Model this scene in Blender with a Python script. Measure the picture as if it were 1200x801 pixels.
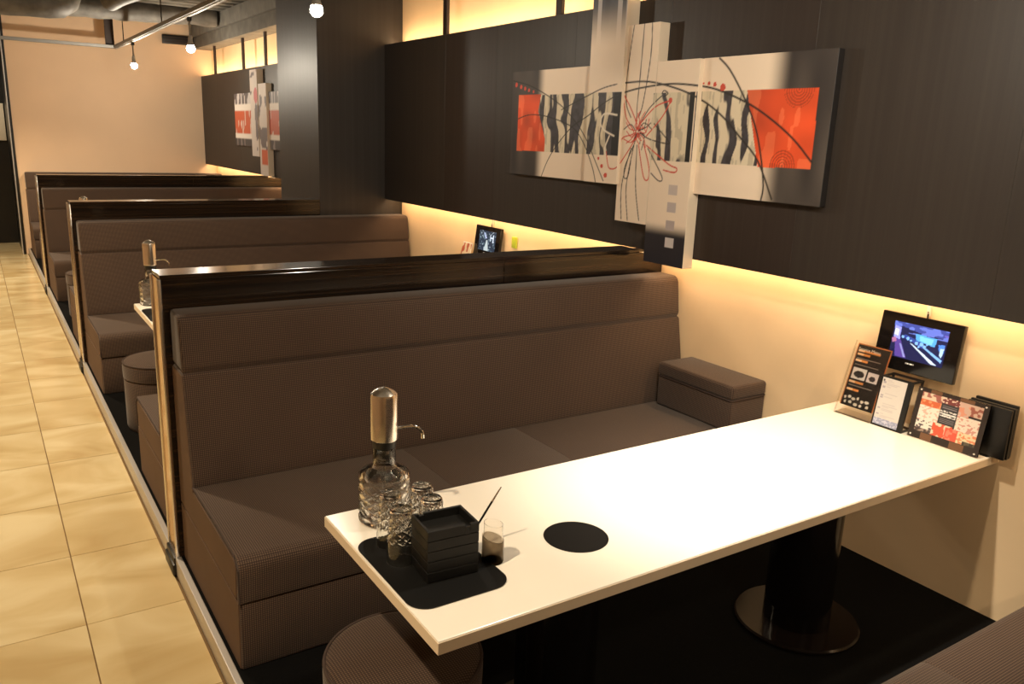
import bpy, bmesh, math, random
import numpy as np
from mathutils import Vector, Matrix
random.seed(7); rng = np.random.default_rng(7)
for o in list(bpy.data.objects): bpy.data.objects.remove(o)
SC = bpy.context.scene; COL = SC.collection; PI = math.pi
# ------------------------------------------------------------------ camera
cam = bpy.data.cameras.new('camera'); cam.sensor_width = 36.0; cam.lens = 957.88 / 1200 * 36
cam.clip_start = 0.05
co = bpy.data.objects.new('camera', cam); COL.objects.link(co); SC.camera = co
yaw, pitch, roll = .581831637, .245014437, .0375558439
f_ = Vector((math.sin(yaw)*math.cos(pitch), math.cos(yaw)*math.cos(pitch), -math.sin(pitch)))
r_ = Vector((math.cos(yaw), -math.sin(yaw), 0)); u_ = r_.cross(f_)
r2 = math.cos(roll)*r_ + math.sin(roll)*u_; u2 = -math.sin(roll)*r_ + math.cos(roll)*u_
m = Matrix((r2, u2, -f_)).transposed().to_4x4(); m.translation = (0, 0, 1.875)
co.matrix_world = m
# ------------------------------------------------------------------ world, exposure
w = bpy.data.worlds.new('world'); SC.world = w; w.use_nodes = True
w.node_tree.nodes['Background'].inputs[0].default_value = (1, .8, .6, 1)
w.node_tree.nodes['Background'].inputs[1].default_value = .05
SC.view_settings.view_transform = 'Standard'; SC.view_settings.look = 'None'
SC.view_settings.exposure = 0.55; SC.view_settings.gamma = 1.0; SC.view_settings.use_curve_mapping = False
# ------------------------------------------------------------------ lights (spots of the rail, aisle downlights, cove strips, unseen added fills)
def kelv(k):
    return {2700: (1, .67, .37), 3000: (1, .78, .52), 3300: (1, .88, .70), 3600: (1, .93, .80)}[k]
def spot(loc, target, power, ang, blend=.6, k=3300, r=.03):
    l = bpy.data.lights.new('spot_light', 'SPOT'); l.energy = power; l.spot_size = math.radians(ang); l.spot_blend = blend
    l.color = kelv(k); l.shadow_soft_size = r
    o = bpy.data.objects.new('spot_light', l); COL.objects.link(o); o.location = loc
    o.rotation_euler = (Vector(target)-Vector(loc)).to_track_quat('-Z', 'Y').to_euler(); return o
def area(loc, target, power, sx, sy, k=2700, up='Y', spread=180):
    l = bpy.data.lights.new('area_light', 'AREA'); l.shape = 'RECTANGLE'; l.size = sx; l.size_y = sy; l.energy = power; l.color = kelv(k)
    l.spread = math.radians(spread)
    o = bpy.data.objects.new('area_light', l); COL.objects.link(o); o.location = loc
    d = (Vector(target)-Vector(loc)).normalized(); ya = Vector((0, 1, 0)); xa = ya.cross(-d).normalized()   # long side along the wall
    o.matrix_world = Matrix.Translation(loc) @ Matrix((xa, ya, -d)).transposed().to_4x4(); return o
W, PF, ZT, XP, YE = 3.24, .08, .756, 3.07, 13.55
LAMPS = [(1.82, 1.66), (1.82, 5.02), (1.82, 8.38), (1.82, 11.53)]
SPOT_T = [(2.2, 1.80), (2.0, 5.2), (2.0, 8.6), (2.0, 11.9)]
for (x, y), (tx, ty), pw in zip(LAMPS, SPOT_T, (165, 50, 50, 90)):
    spot((x, y, 2.50), (tx, ty, .75), pw, 66, 1.0, 3300)
    # the bulb's spill in all directions
    l = bpy.data.lights.new('bulb_light', 'POINT'); l.energy = 48 if y > 11 else (26 if y < 2 else 18); l.color = kelv(3300); l.shadow_soft_size = .03
    o = bpy.data.objects.new('bulb_light', l); COL.objects.link(o); o.location = (x, y, 2.47)
AISLE = [(-.12, 1.4), (-.12, 5.0), (-.14, 8.2), (-.18, 11.6)]
for (x, y), pw in zip(AISLE, (130, 210, 230, 260)):
    spot((x, y, 2.75), (.45, y+.1, 0), pw, 125, .9, 3000, .05)
spot((1.0, .3, 2.75), (3.05, 3.1, 1.9), 120, 70, .9, 3300, .05)      # unseen spot to brighten the long painting
spot((1.5, -1.1, 2.75), (2.7, 1.6, .45), 75, 80, .9, 3000, .06)      # added fill from behind the camera, brightens table edge and wall below
spot((-.35, 13.7, 2.75), (-.1, 14.9, 1.6), 45, 100, .9, 3300, .05)  # added unseen spot, lights the cream band at the aisle end
for y0, y1, pw, po in ((.0, 6.8, 13, 15), (7.9, 13.5, 12, 14)):
    area((3.155, (y0+y1)/2, 1.345), (3.185, (y0+y1)/2, .5), pw, .03, y1-y0, 2700, 'Y')
    area((3.155, (y0+y1)/2, 2.60), (3.19, (y0+y1)/2, 3.2), po, .03, y1-y0, 2700, 'Y')
# ------------------------------------------------------------------ materials
def newmat(n):
    m = bpy.data.materials.new(n); m.use_nodes = True
    return m, m.node_tree, m.node_tree.nodes['Principled BSDF']
def N(nt, t, **k):
    n = nt.nodes.new(t)
    for a, b in k.items(): setattr(n, a, b)
    return n
def plain(n, c, rough=.5, metal=0, spec=.5, noise=0, scale=8, coat=0, emit=0, bump=0, bscale=200):
    m, nt, b = newmat(n)
    b.inputs['Base Color'].default_value = (*c, 1); b.inputs['Roughness'].default_value = rough
    b.inputs['Metallic'].default_value = metal; b.inputs['Specular IOR Level'].default_value = spec
    b.inputs['Coat Weight'].default_value = coat; b.inputs['Coat Roughness'].default_value = .04
    if emit: b.inputs['Emission Color'].default_value = (*c, 1); b.inputs['Emission Strength'].default_value = emit
    tc = N(nt, 'ShaderNodeTexCoord')
    if noise:
        nz = N(nt, 'ShaderNodeTexNoise'); nz.inputs['Scale'].default_value = scale; nz.inputs['Detail'].default_value = 5
        nt.links.new(tc.outputs['Object'], nz.inputs['Vector'])
        mr = N(nt, 'ShaderNodeMapRange'); mr.inputs['From Min'].default_value = .3; mr.inputs['From Max'].default_value = .7
        mr.inputs['To Min'].default_value = 1-noise; mr.inputs['To Max'].default_value = 1+noise
        nt.links.new(nz.outputs['Fac'], mr.inputs['Value'])
        vm = N(nt, 'ShaderNodeVectorMath', operation='SCALE'); vm.inputs[0].default_value = c
        nt.links.new(mr.outputs['Result'], vm.inputs['Scale']); nt.links.new(vm.outputs['Vector'], b.inputs['Base Color'])
    if bump:
        nb = N(nt, 'ShaderNodeTexNoise'); nb.inputs['Scale'].default_value = bscale
        nt.links.new(tc.outputs['Object'], nb.inputs['Vector'])
        bp = N(nt, 'ShaderNodeBump'); bp.inputs['Strength'].default_value = bump; bp.inputs['Distance'].default_value = .002
        nt.links.new(nb.outputs['Fac'], bp.inputs['Height']); nt.links.new(bp.outputs['Normal'], b.inputs['Normal'])
    return m
M = {}
M['wall'] = plain('cream_wall_paint', (.85, .64, .40), .75, noise=.05, scale=2.5, bump=.15, bscale=60)
M['wall_end'] = plain('end_wall_paint', (.84, .61, .41), .8, noise=.03, scale=1.5)
M['wall_dark'] = plain('black_door_paint', (.010, .009, .008), .4)
M['carpet'] = plain('black_carpet', (.0035, .0035, .0035), .95, spec=.1, noise=.4, scale=180)
M['strip'] = plain('grey_metal_nosing', (.62, .60, .58), .4, .6)
M['steel'] = plain('brushed_steel', (.80, .74, .66), .22, 1)
M['chrome'] = plain('polished_chrome', (.85, .82, .78), .08, 1)
M['warm_reflect'] = plain('gloss_end_reflection', (.62, .36, .16), .16, .9)  # warm tone stands for reflections in the gloss end wood
M['gun'] = plain('grey_rail_metal', (.30, .29, .27), .45, .5)
M['black'] = plain('black_plastic', (.004, .004, .004), .45, bump=.2, bscale=300)
M['blackgloss'] = plain('gloss_black_lacquer', (.006, .005, .005), .12, spec=.4)
M['diskgloss'] = plain('dark_gloss_disk', (.010, .007, .006), .18, spec=.22)
M['mat'] = plain('black_rubber_mat', (.004, .004, .004), .6, spec=.2)
M['white'] = plain('white_laminate', (.86, .82, .74), .22, spec=.5)
M['edge'] = plain('table_edge_band', (.80, .68, .52), .35)
M['concrete'] = plain('grey_ceiling_board', (.15, .14, .12), .85, noise=.25, scale=6, bump=.4, bscale=12)
M['duct'] = plain('grey_duct_wrap', (.13, .12, .105), .6, noise=.3, scale=9, bump=.8, bscale=25)
M['bulb'] = plain('lit_bulb', (1, .93, .8), .5, emit=60)
M['led'] = plain('led_strip', (1, .62, .28), .5, emit=6)
M['paper'] = plain('white_paper', (.82, .80, .76), .6)
M['stud'] = plain('dark_brown_stud', (.022, .010, .006), .6)
M['band'] = plain('cream_door_band', (.75, .66, .50), .6)
M['green'] = plain('lime_sticker', (.45, .55, .04), .5)
M['cable'] = plain('white_cable_cover', (.80, .72, .58), .5)
def vcol(n, rough=.5, emit=0, coat=0):
    m, nt, b = newmat(n); a = N(nt, 'ShaderNodeVertexColor', layer_name='Col')
    b.inputs['Roughness'].default_value = rough; b.inputs['Coat Weight'].default_value = coat; b.inputs['Coat Roughness'].default_value = .05
    if emit:
        b.inputs['Base Color'].default_value = (.01, .01, .01, 1)
        nt.links.new(a.outputs['Color'], b.inputs['Emission Color']); b.inputs['Emission Strength'].default_value = emit
    else: nt.links.new(a.outputs['Color'], b.inputs['Base Color'])
    return m
M['paint'] = vcol('painted_canvas', .55); M['print'] = vcol('printed_sheet', .45, coat=.3); M['screen'] = vcol('lit_screen', .2, emit=1.0)
def glassm(n, c=(1, 1, 1), rough=0.0, ior=1.5):
    m, nt, b = newmat(n); b.inputs['Base Color'].default_value = (*c, 1); b.inputs['Transmission Weight'].default_value = 1
    b.inputs['Roughness'].default_value = rough; b.inputs['IOR'].default_value = ior; return m
M['glass'] = glassm('clear_glass', (.985, .99, .98)); M['water'] = glassm('water', (1, 1, 1), ior=1.33)
M['acrylic'] = glassm('clear_acrylic', (.98, .97, .95), ior=1.2); M['smoke'] = glassm('smoked_acrylic', (.42, .37, .31), .3, 1.05)
def fabric(name, c1, c2, pitch, dotamt):
    m, nt, b = newmat(name); uv = N(nt, 'ShaderNodeUVMap', uv_map='UVMap')
    mp = N(nt, 'ShaderNodeVectorMath', operation='SCALE'); mp.inputs['Scale'].default_value = 1/pitch
    nt.links.new(uv.outputs['UV'], mp.inputs[0])
    fr = N(nt, 'ShaderNodeVectorMath', operation='FRACTION'); nt.links.new(mp.outputs[0], fr.inputs[0])
    sb = N(nt, 'ShaderNodeVectorMath', operation='SUBTRACT'); sb.inputs[1].default_value = (.5, .5, 0); nt.links.new(fr.outputs[0], sb.inputs[0])
    ln = N(nt, 'ShaderNodeVectorMath', operation='LENGTH'); nt.links.new(sb.outputs[0], ln.inputs[0])
    mr = N(nt, 'ShaderNodeMapRange'); mr.inputs['From Min'].default_value = .42; mr.inputs['From Max'].default_value = .16
    mr.inputs['To Min'].default_value = 0; mr.inputs['To Max'].default_value = dotamt
    nt.links.new(ln.outputs['Value'], mr.inputs['Value'])
    tc = N(nt, 'ShaderNodeTexCoord'); nz = N(nt, 'ShaderNodeTexNoise'); nz.inputs['Scale'].default_value = 3; nt.links.new(tc.outputs['Object'], nz.inputs['Vector'])
    mx = N(nt, 'ShaderNodeMix', data_type='RGBA'); mx.inputs['A'].default_value = (*c1, 1); mx.inputs['B'].default_value = (*c2, 1)
    nt.links.new(mr.outputs['Result'], mx.inputs['Factor'])
    m2 = N(nt, 'ShaderNodeMix', data_type='RGBA', blend_type='MULTIPLY'); m2.inputs['Factor'].default_value = .25
    nt.links.new(mx.outputs['Result'], m2.inputs['A']); nt.links.new(nz.outputs['Fac'], m2.inputs['B'])
    nt.links.new(m2.outputs['Result'], b.inputs['Base Color'])
    bp = N(nt, 'ShaderNodeBump'); bp.inputs['Strength'].default_value = .5; bp.inputs['Distance'].default_value = .001
    nt.links.new(mr.outputs['Result'], bp.inputs['Height']); nt.links.new(bp.outputs['Normal'], b.inputs['Normal'])
    b.inputs['Roughness'].default_value = .8; b.inputs['Specular IOR Level'].default_value = .3
    b.inputs['Sheen Weight'].default_value = .15
    return m
M['fab'] = fabric('brown_dotted_upholstery', (.038, .021, .0145), (.18, .118, .08), .0075, .85)
M['fabside'] = plain('brown_plain_upholstery', (.13, .080, .052), .8, spec=.25, noise=.06, scale=4)
M['fabcap'] = plain('brown_piping', (.05, .032, .026), .75)
def wood(name, streak='x', base=(.007, .0045, .0032), hi=(.040, .021, .010), rough=.09, sc=1.0, amt=1.0):
    m, nt, b = newmat(name); tc = N(nt, 'ShaderNodeTexCoord'); mp = N(nt, 'ShaderNodeMapping')
    s = {'x': (.5, 60, 60), 'y': (60, .5, 60), 'z': (60, 60, .5)}[streak]
    mp.inputs['Scale'].default_value = tuple(k*sc for k in s)
    nt.links.new(tc.outputs['Object'], mp.inputs['Vector'])
    nz = N(nt, 'ShaderNodeTexNoise'); nz.inputs['Scale'].default_value = 1; nz.inputs['Detail'].default_value = 4; nz.inputs['Roughness'].default_value = .6
    nt.links.new(mp.outputs['Vector'], nz.inputs['Vector'])
    rp = N(nt, 'ShaderNodeValToRGB'); rp.color_ramp.elements[0].position = .42; rp.color_ramp.elements[0].color = (*base, 1)
    rp.color_ramp.elements[1].position = .75; rp.color_ramp.elements[1].color = (*[base[i]+(hi[i]-base[i])*amt for i in range(3)], 1)
    nt.links.new(nz.outputs['Fac'], rp.inputs['Fac']); nt.links.new(rp.outputs['Color'], b.inputs['Base Color'])
    b.inputs['Roughness'].default_value = rough; b.inputs['Specular IOR Level'].default_value = .5
    return m
M['ebony'] = wood('gloss_striped_ebony', 'x', rough=.13)
M['ebony_y'] = wood('gloss_striped_ebony_side', 'z', rough=.1)
M['panel'] = wood('dark_oak_panel', 'z', (.024, .018, .015), (.033, .026, .021), .5, .5)
M['panel_b'] = wood('darker_oak_panel', 'z', (.022, .0145, .0115), (.031, .022, .018), .5, .5)
M['column'] = wood('dark_column_veneer', 'z', (.024, .019, .016), (.034, .028, .025), .5, .5)
def tilemat():
    m, nt, b = newmat('cream_marble_tile'); tc = N(nt, 'ShaderNodeTexCoord'); mp = N(nt, 'ShaderNodeMapping')
    oi = N(nt, 'ShaderNodeObjectInfo')
    ad = N(nt, 'ShaderNodeVectorMath', operation='ADD'); sc = N(nt, 'ShaderNodeVectorMath', operation='SCALE')
    cb = N(nt, 'ShaderNodeCombineXYZ'); nt.links.new(oi.outputs['Random'], cb.inputs[0]); nt.links.new(oi.outputs['Random'], cb.inputs[2])
    nt.links.new(cb.outputs[0], sc.inputs[0]); sc.inputs['Scale'].default_value = 37
    mp.inputs['Rotation'].default_value = (0, 0, .5); mp.inputs['Scale'].default_value = (1.2, 2.2, 1)
    nt.links.new(tc.outputs['Object'], mp.inputs['Vector']); nt.links.new(mp.outputs['Vector'], ad.inputs[0]); nt.links.new(sc.outputs[0], ad.inputs[1])
    nz = N(nt, 'ShaderNodeTexNoise'); nz.inputs['Scale'].default_value = 1.3; nz.inputs['Detail'].default_value = 5; nz.inputs['Roughness'].default_value = .42; nz.inputs['Distortion'].default_value = 1.1
    nt.links.new(ad.outputs[0], nz.inputs['Vector'])
    rp = N(nt, 'ShaderNodeValToRGB'); e = rp.color_ramp.elements
    e[0].position = .3; e[0].color = (.54, .40, .19, 1); e[1].position = .68; e[1].color = (.76, .65, .40, 1)
    x = e.new(.5); x.color = (.66, .53, .29, 1)
    nt.links.new(nz.outputs['Fac'], rp.inputs['Fac']); nt.links.new(rp.outputs['Color'], b.inputs['Base Color'])
    b.inputs['Roughness'].default_value = .19; b.inputs['Specular IOR Level'].default_value = .5
    return m
M['tile'] = tilemat(); M['grout'] = plain('brown_grout', (.20, .12, .05), .9)
# ------------------------------------------------------------------ mesh helpers
def uvbox(me):
    n = len(me.loops); v = np.empty(len(me.vertices)*3); me.vertices.foreach_get('co', v); v = v.reshape(-1, 3)
    li = np.empty(n, dtype=np.int32); me.loops.foreach_get('vertex_index', li)
    uv = np.zeros((n, 2)); me.update()
    for p in me.polygons:
        nx, ny, nz = (abs(k) for k in p.normal); s = slice(p.loop_start, p.loop_start+p.loop_total); q = v[li[s]]
        if nz >= nx and nz >= ny: uv[s] = q[:, [0, 1]]
        elif ny >= nx: uv[s] = q[:, [0, 2]]
        else: uv[s] = q[:, [1, 2]]
    me.uv_layers.new(name='UVMap'); me.uv_layers['UVMap'].data.foreach_set('uv', uv.ravel())
def root_of(o):
    while o.parent: o = o.parent
    return o
def obj(name, bm, mat, parent=None, smooth=35, label=None):
    off = Vector((0, 0, 0))
    if parent is not None: off = root_of(parent).location.copy()
    me = bpy.data.meshes.new(name); bm.to_mesh(me); bm.free(); uvbox(me)
    if off.length > 0: me.transform(Matrix.Translation(-off))
    me.materials.append(M[mat] if isinstance(mat, str) else mat)
    if isinstance(mat, str) and mat in ('ebony', 'panel', 'panel_b', 'column', 'white', 'edge', 'strip', 'warm_reflect'): smooth = 0 if mat != 'strip' or len(me.polygons) < 120 else smooth
    if smooth:
        try: me.shade_smooth(); me.set_sharp_from_angle(angle=math.radians(smooth))
        except Exception: pass
    o = bpy.data.objects.new(name, me); COL.objects.link(o)
    if parent is not None: o.parent = parent
    if label: o['label'] = label
    return o
def tag(o, label, cat, group=None):
    o['label'] = label; o['category'] = cat
    if group: o['group'] = group
    return o
def thing(name, label, cat, loc=(0, 0, 0), group=None):
    o = bpy.data.objects.new(name, None); COL.objects.link(o); o.location = loc; o.empty_display_size = .1
    return tag(o, label, cat, group)
def struct(name, bm, mat, smooth=35):
    o = obj(name, bm, mat, None, smooth); o['kind'] = 'structure'; return o
def dup(root, delta, label=None, group=None, skip=()):
    def rec(o, par):
        c = o.copy(); COL.objects.link(c); c.parent = par
        for ch in o.children:
            if ch.name.split('.')[0] not in skip: rec(ch, c)
        return c
    r = rec(root, None); r.location = Vector(root.location)+Vector(delta)
    if label: r['label'] = label
    if group: r['group'] = group
    return r
def B(): return bmesh.new()
def merge(bm, t, mtx=None):
    me = bpy.data.meshes.new('t'); t.to_mesh(me); t.free()
    if mtx is not None: me.transform(mtx)
    bm.from_mesh(me); bpy.data.meshes.remove(me); return bm
def bx(bm, x0, x1, y0, y1, z0, z1, bev=0, seg=2, mtx=None):
    t = B(); bmesh.ops.create_cube(t, size=1)
    for v in t.verts: v.co = Vector(((x0+x1)/2+v.co.x*(x1-x0), (y0+y1)/2+v.co.y*(y1-y0), (z0+z1)/2+v.co.z*(z1-z0)))
    if bev: bmesh.ops.bevel(t, geom=list(t.edges), offset=bev, segments=seg, profile=.5, affect='EDGES')
    return merge(bm, t, mtx)
def prism(bm, prof, x0, x1, bev=0, axis='x', seg=2):
    """profile of 2D points extruded along an axis: x -> (y,z), z -> (x,y), y -> (x,z)"""
    t = B()
    def P(a, q):
        return {'x': (a, q[0], q[1]), 'z': (q[0], q[1], a), 'y': (q[0], a, q[1])}[axis]
    v0 = [t.verts.new(P(x0, q)) for q in prof]; v1 = [t.verts.new(P(x1, q)) for q in prof]
    t.faces.new(v0); t.faces.new(v1); n = len(prof)
    for i in range(n): t.faces.new((v0[i], v0[(i+1) % n], v1[(i+1) % n], v1[i]))
    bmesh.ops.recalc_face_normals(t, faces=list(t.faces))
    if bev:
        cap = [e for e in t.edges if e.calc_face_angle(0) > math.radians(40)]
        bmesh.ops.bevel(t, geom=cap, offset=bev, segments=seg, profile=.5, affect='EDGES')
    return merge(bm, t)
def lathe(bm, prof, c, n=40, close=True, z0=0, fn=None):
    t = B(); rings = []
    for k, (r, z) in enumerate(prof):
        ring = []
        for i in range(n):
            a = 2*PI*i/n; rr = r if fn is None else fn(k, i, r, z)
            ring.append(t.verts.new((c[0]+rr*math.cos(a), c[1]+rr*math.sin(a), z0+z)))
        rings.append(ring)
    for a, b in zip(rings, rings[1:]):
        for i in range(n): t.faces.new((a[i], a[(i+1) % n], b[(i+1) % n], b[i]))
    if close: t.faces.new(rings[0]); t.faces.new(rings[-1])
    bmesh.ops.recalc_face_normals(t, faces=list(t.faces))
    return merge(bm, t)
def tube(bm, pts, r, n=10):
    t = B(); pts = [Vector(p) for p in pts]; rings = []
    rr = r if isinstance(r, (list, tuple)) else [r]*len(pts)
    for i, p in enumerate(pts):
        d = (pts[min(i+1, len(pts)-1)]-pts[max(i-1, 0)]).normalized()
        a = d.cross(Vector((0, 0, 1)) if abs(d.z) < .9 else Vector((1, 0, 0))).normalized(); b = d.cross(a)
        rings.append([t.verts.new(p+rr[i]*(math.cos(2*PI*k/n)*a+math.sin(2*PI*k/n)*b)) for k in range(n)])
    for a, b in zip(rings, rings[1:]):
        for i in range(n): t.faces.new((a[i], a[(i+1) % n], b[(i+1) % n], b[i]))
    t.faces.new(rings[0]); t.faces.new(rings[-1]); bmesh.ops.recalc_face_normals(t, faces=list(t.faces))
    return merge(bm, t)
def torus(bm, c, R, r, n=64, k=8):
    t = B(); g = [[t.verts.new((c[0]+(R+r*math.cos(2*PI*j/k))*math.cos(2*PI*i/n), c[1]+(R+r*math.cos(2*PI*j/k))*math.sin(2*PI*i/n), c[2]+r*math.sin(2*PI*j/k))) for j in range(k)] for i in range(n)]
    for i in range(n):
        for j in range(k): t.faces.new((g[i][j], g[(i+1) % n][j], g[(i+1) % n][(j+1) % k], g[i][(j+1) % k]))
    bmesh.ops.recalc_face_normals(t, faces=list(t.faces)); return merge(bm, t)
def arc(cx, cy, r, a0, a1, n=6):
    return [(cx+r*math.cos(math.radians(a0+(a1-a0)*i/n)), cy+r*math.sin(math.radians(a0+(a1-a0)*i/n))) for i in range(n+1)]
def rrect(x0, x1, y0, y1, r, n=6):
    return arc(x1-r, y1-r, r, 0, 90, n)+arc(x0+r, y1-r, r, 90, 180, n)+arc(x0+r, y0+r, r, 180, 270, n)+arc(x1-r, y0+r, r, 270, 360, n)
def card(name, mat, parent, O, U, V, nu, nv, fn):
    """flat printed face: O corner, U/V edge vectors; colours = fn(u,v) arrays in 0..1 (v up)"""
    O, U, V = (np.array(k, float) for k in (O, U, V))
    uu, vv = np.meshgrid(np.linspace(0, 1, nu+1), np.linspace(0, 1, nv+1))
    P = O+uu[..., None]*U+vv[..., None]*V; P = P.reshape(-1, 3)
    idx = np.arange((nu+1)*(nv+1)).reshape(nv+1, nu+1)
    F = np.stack([idx[:-1, :-1], idx[:-1, 1:], idx[1:, 1:], idx[1:, :-1]], -1).reshape(-1, 4)
    off = np.array(root_of(parent).location) if parent is not None else np.zeros(3)
    me = bpy.data.meshes.new(name); me.from_pydata((P-off).tolist(), [], F.tolist())
    c = fn(uu.ravel(), vv.ravel()); c = np.clip(c, 0, 1)
    ca = me.color_attributes.new('Col', 'FLOAT_COLOR', 'POINT'); ca.data.foreach_set('color', np.concatenate([c, np.ones((len(c), 1))], 1).ravel())
    me.materials.append(M[mat]); o = bpy.data.objects.new(name, me); COL.objects.link(o); o.parent = parent; return o
# drawing on arrays
def mixc(c, mask, col): return c*(1-mask[:, None])+np.array(col)*mask[:, None]
def stroke(c, X, Y, pts, wd, col):
    pts = catmull(pts)
    x0, x1 = min(p[0] for p in pts)-wd*2, max(p[0] for p in pts)+wd*2; y0, y1 = min(p[1] for p in pts)-wd*2, max(p[1] for p in pts)+wd*2
    s = np.where((X > x0) & (X < x1) & (Y > y0) & (Y < y1))[0]
    if len(s) == 0: return c
    d = np.full(len(s), 9.); xs, ys = X[s], Y[s]
    for (ax, ay), (bx_, by_) in zip(pts, pts[1:]):
        dx, dy = bx_-ax, by_-ay; t = np.clip(((xs-ax)*dx+(ys-ay)*dy)/(dx*dx+dy*dy+1e-12), 0, 1)
        d = np.minimum(d, np.hypot(xs-ax-t*dx, ys-ay-t*dy))
    mk = np.zeros(len(X)); mk[s] = np.clip((wd-d)/(wd*.6), 0, 1); return mixc(c, mk, col)
def catmull(p, k=5):
    if len(p) < 3: return p
    p = [p[0]]+list(p)+[p[-1]]; o = []
    for i in range(1, len(p)-2):
        for j in range(k):
            t = j/k; q = []
            for a in (0, 1):
                a0, a1, a2, a3 = p[i-1][a], p[i][a], p[i+1][a], p[i+2][a]
                q.append(.5*(2*a1+(a2-a0)*t+(2*a0-5*a1+4*a2-a3)*t*t+(3*a1-a0-3*a2+a3)*t**3))
            o.append(tuple(q))
    return o+[p[-2]]
def inpoly(X, Y, P):
    r = np.zeros(len(X), bool); n = len(P)
    for i in range(n):
        (x1, y1), (x2, y2) = P[i], P[(i+1) % n]
        if y1 == y2: continue
        r ^= ((y1 > Y) != (y2 > Y)) & (X < (x2-x1)*(Y-y1)/(y2-y1)+x1)
    return r.astype(float)
def vnoise(X, Y, sx, sy, seed):
    g = np.random.default_rng(seed).random((64, 64)); a = X/sx; b = Y/sy; i = np.floor(a).astype(int); j = np.floor(b).astype(int)
    fa = a-i; fb = b-j; fa = fa*fa*(3-2*fa); fb = fb*fb*(3-2*fb)
    q = lambda p, r: g[p % 64, r % 64]
    return (q(i, j)*(1-fa)+q(i+1, j)*fa)*(1-fb)+(q(i, j+1)*(1-fa)+q(i+1, j+1)*fa)*fb
def sstep(x, a, b): t = np.clip((x-a)/(b-a), 0, 1); return t*t*(3-2*t)
# ================================================================== THE SETTING
s = bx(B(), -2.3, 3.6, -2.6, 15.2, -.12, -.012); floor = struct('floor', s, 'grout')
tm = None
xe = [-2.208+.6*i for i in range(5)]
XJ = [-2.208, -1.608, -1.008, -.408, .192, .553]
for i in range(5):
    x0, x1 = XJ[i]+.0025, XJ[i+1]-.0025
    mesh = None
    for k in range(-9, 20):
        y0 = 3.19+.6*k+.002; y1 = min(y0+.596, 15.15)
        if y0 > 14.9: continue
        if mesh is None or y1-y0 < .59:
            o = obj('tile', bx(B(), x0, x1, 0, y1-y0, -.012, 0), 'tile', floor, 0)
            if y1-y0 >= .59: mesh = o.data
        else:
            o = bpy.data.objects.new('tile', mesh); COL.objects.link(o); o.parent = floor
        o.location = (0, y0, 0)
struct('platform', bx(B(), .585, 3.3, -2.5, YE, -.01, PF), 'carpet')
bm = bx(B(), .560, .585, -2.5, YE, 0.0, PF+.004, .003); struct('trim_1', bm, 'strip')
struct('wall_right', bx(B(), W, W+.15, -2.6, 15.2, 0, 3.6), 'wall')
struct('wall_far', bx(B(), .53, W, YE, YE+.15, 0, 3.6), 'wall_end')
struct('wall_near', bx(B(), -2.45, 3.4, -2.75, -2.6, 0, 3.6), 'wall')
struct('wall_left', bx(B(), -2.45, -2.3, -2.6, 15.2, 0, 3.6), 'wall_end')
bm = bx(B(), -2.3, .53, 14.9, 15.05, 0, 3.6); struct('wall_far_aisle', bm, 'wall_dark')
bm = bx(B(), .50, .53, YE-.02, 14.9, 0, 3.4); struct('trim_2', bm, 'wall_dark')
bm = bx(B(), .485, .50, YE-.03, YE+.05, 0, 3.4, .004); struct('trim_3', bm, 'strip')
bm = bx(B(), -1.2, .485, 14.86, 14.9, 1.55, 2.09, .004); struct('trim_4', bm, 'band')
# ceiling with trapezoid deck ribs, beam
ceil = struct('ceiling', bx(B(), -2.45, 3.4, -2.75, 15.2, 3.42, 3.6), 'concrete')
rib = None
for k in range(62):
    y = -2.5+.28*k
    if rib is None:
        o = obj('deck_rib', prism(B(), [(0, 0), (.05, -.09), (.17, -.09), (.22, 0)], -2.3, 3.2, .01), 'concrete', ceil, 30); rib = o.data
    else:
        o = bpy.data.objects.new('deck_rib', rib); COL.objects.link(o); o.parent = ceil
    o.location = (0, y, 3.42)
bm = bx(B(), 2.98, 3.24, -2.6, YE, 2.985, 3.16, .004); bx(bm, 2.93, 3.24, -2.6, YE, 3.14, 3.33, .004)
struct('beam', bm, 'concrete')
# column clad in dark veneer
bm = bx(B(), 2.47, W, 6.822, 7.88, 0, 3.5, .003, 1); struct('column', bm, 'column')
# studs above the wall panel
for y in (12.72, 11.25, 10.28, 8.9, 5.75, 4.30, 2.85, 1.4):
    o = struct('stud', bx(B(), 3.074, 3.10, y-.03, y+.03, 2.55, 2.99, .003, 1), 'stud')
# ================================================================== wall panels
def wallpanel(y0, seams, y1, label, z0=1.30, z1=2.602):
    t = thing('wall_panel', label, 'panel', (XP, (y0+y1)/2, z0))
    ys = [y0]+seams+[y1]
    for i, (a, b) in enumerate(zip(ys, ys[1:])):
        obj('board', bx(B(), XP, XP+.03, a+.0003, b-.0003, z0, z1, .0006, 1), 'panel_b' if i % 3 == 1 else 'panel', t)
    obj('led_strip', bx(B(), XP+.035, XP+.05, y0+.1, y1-.1, z0+.03, z0+.04), 'led', t)
    obj('led_strip', bx(B(), XP+.035, XP+.05, y0+.1, y1-.1, z1-.05, z1-.04), 'led', t)
    for y in np.arange(y0+.35, y1-.2, .9): obj('bracket', bx(B(), XP+.03, W, y-.02, y+.02, 1.9, 1.94), 'stud', t)
    return t
wallpanel(-1.2, [-.3, .6, 1.5, 2.4, 3.3, 4.1, 4.983, 5.718], 6.82, 'long dark brown wood wall panel behind the large painting')
wallpanel(7.88, [8.8, 9.7, 10.6, 11.5, 12.6], YE, 'dark brown wood wall panel past the column, behind the small far painting')
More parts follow.
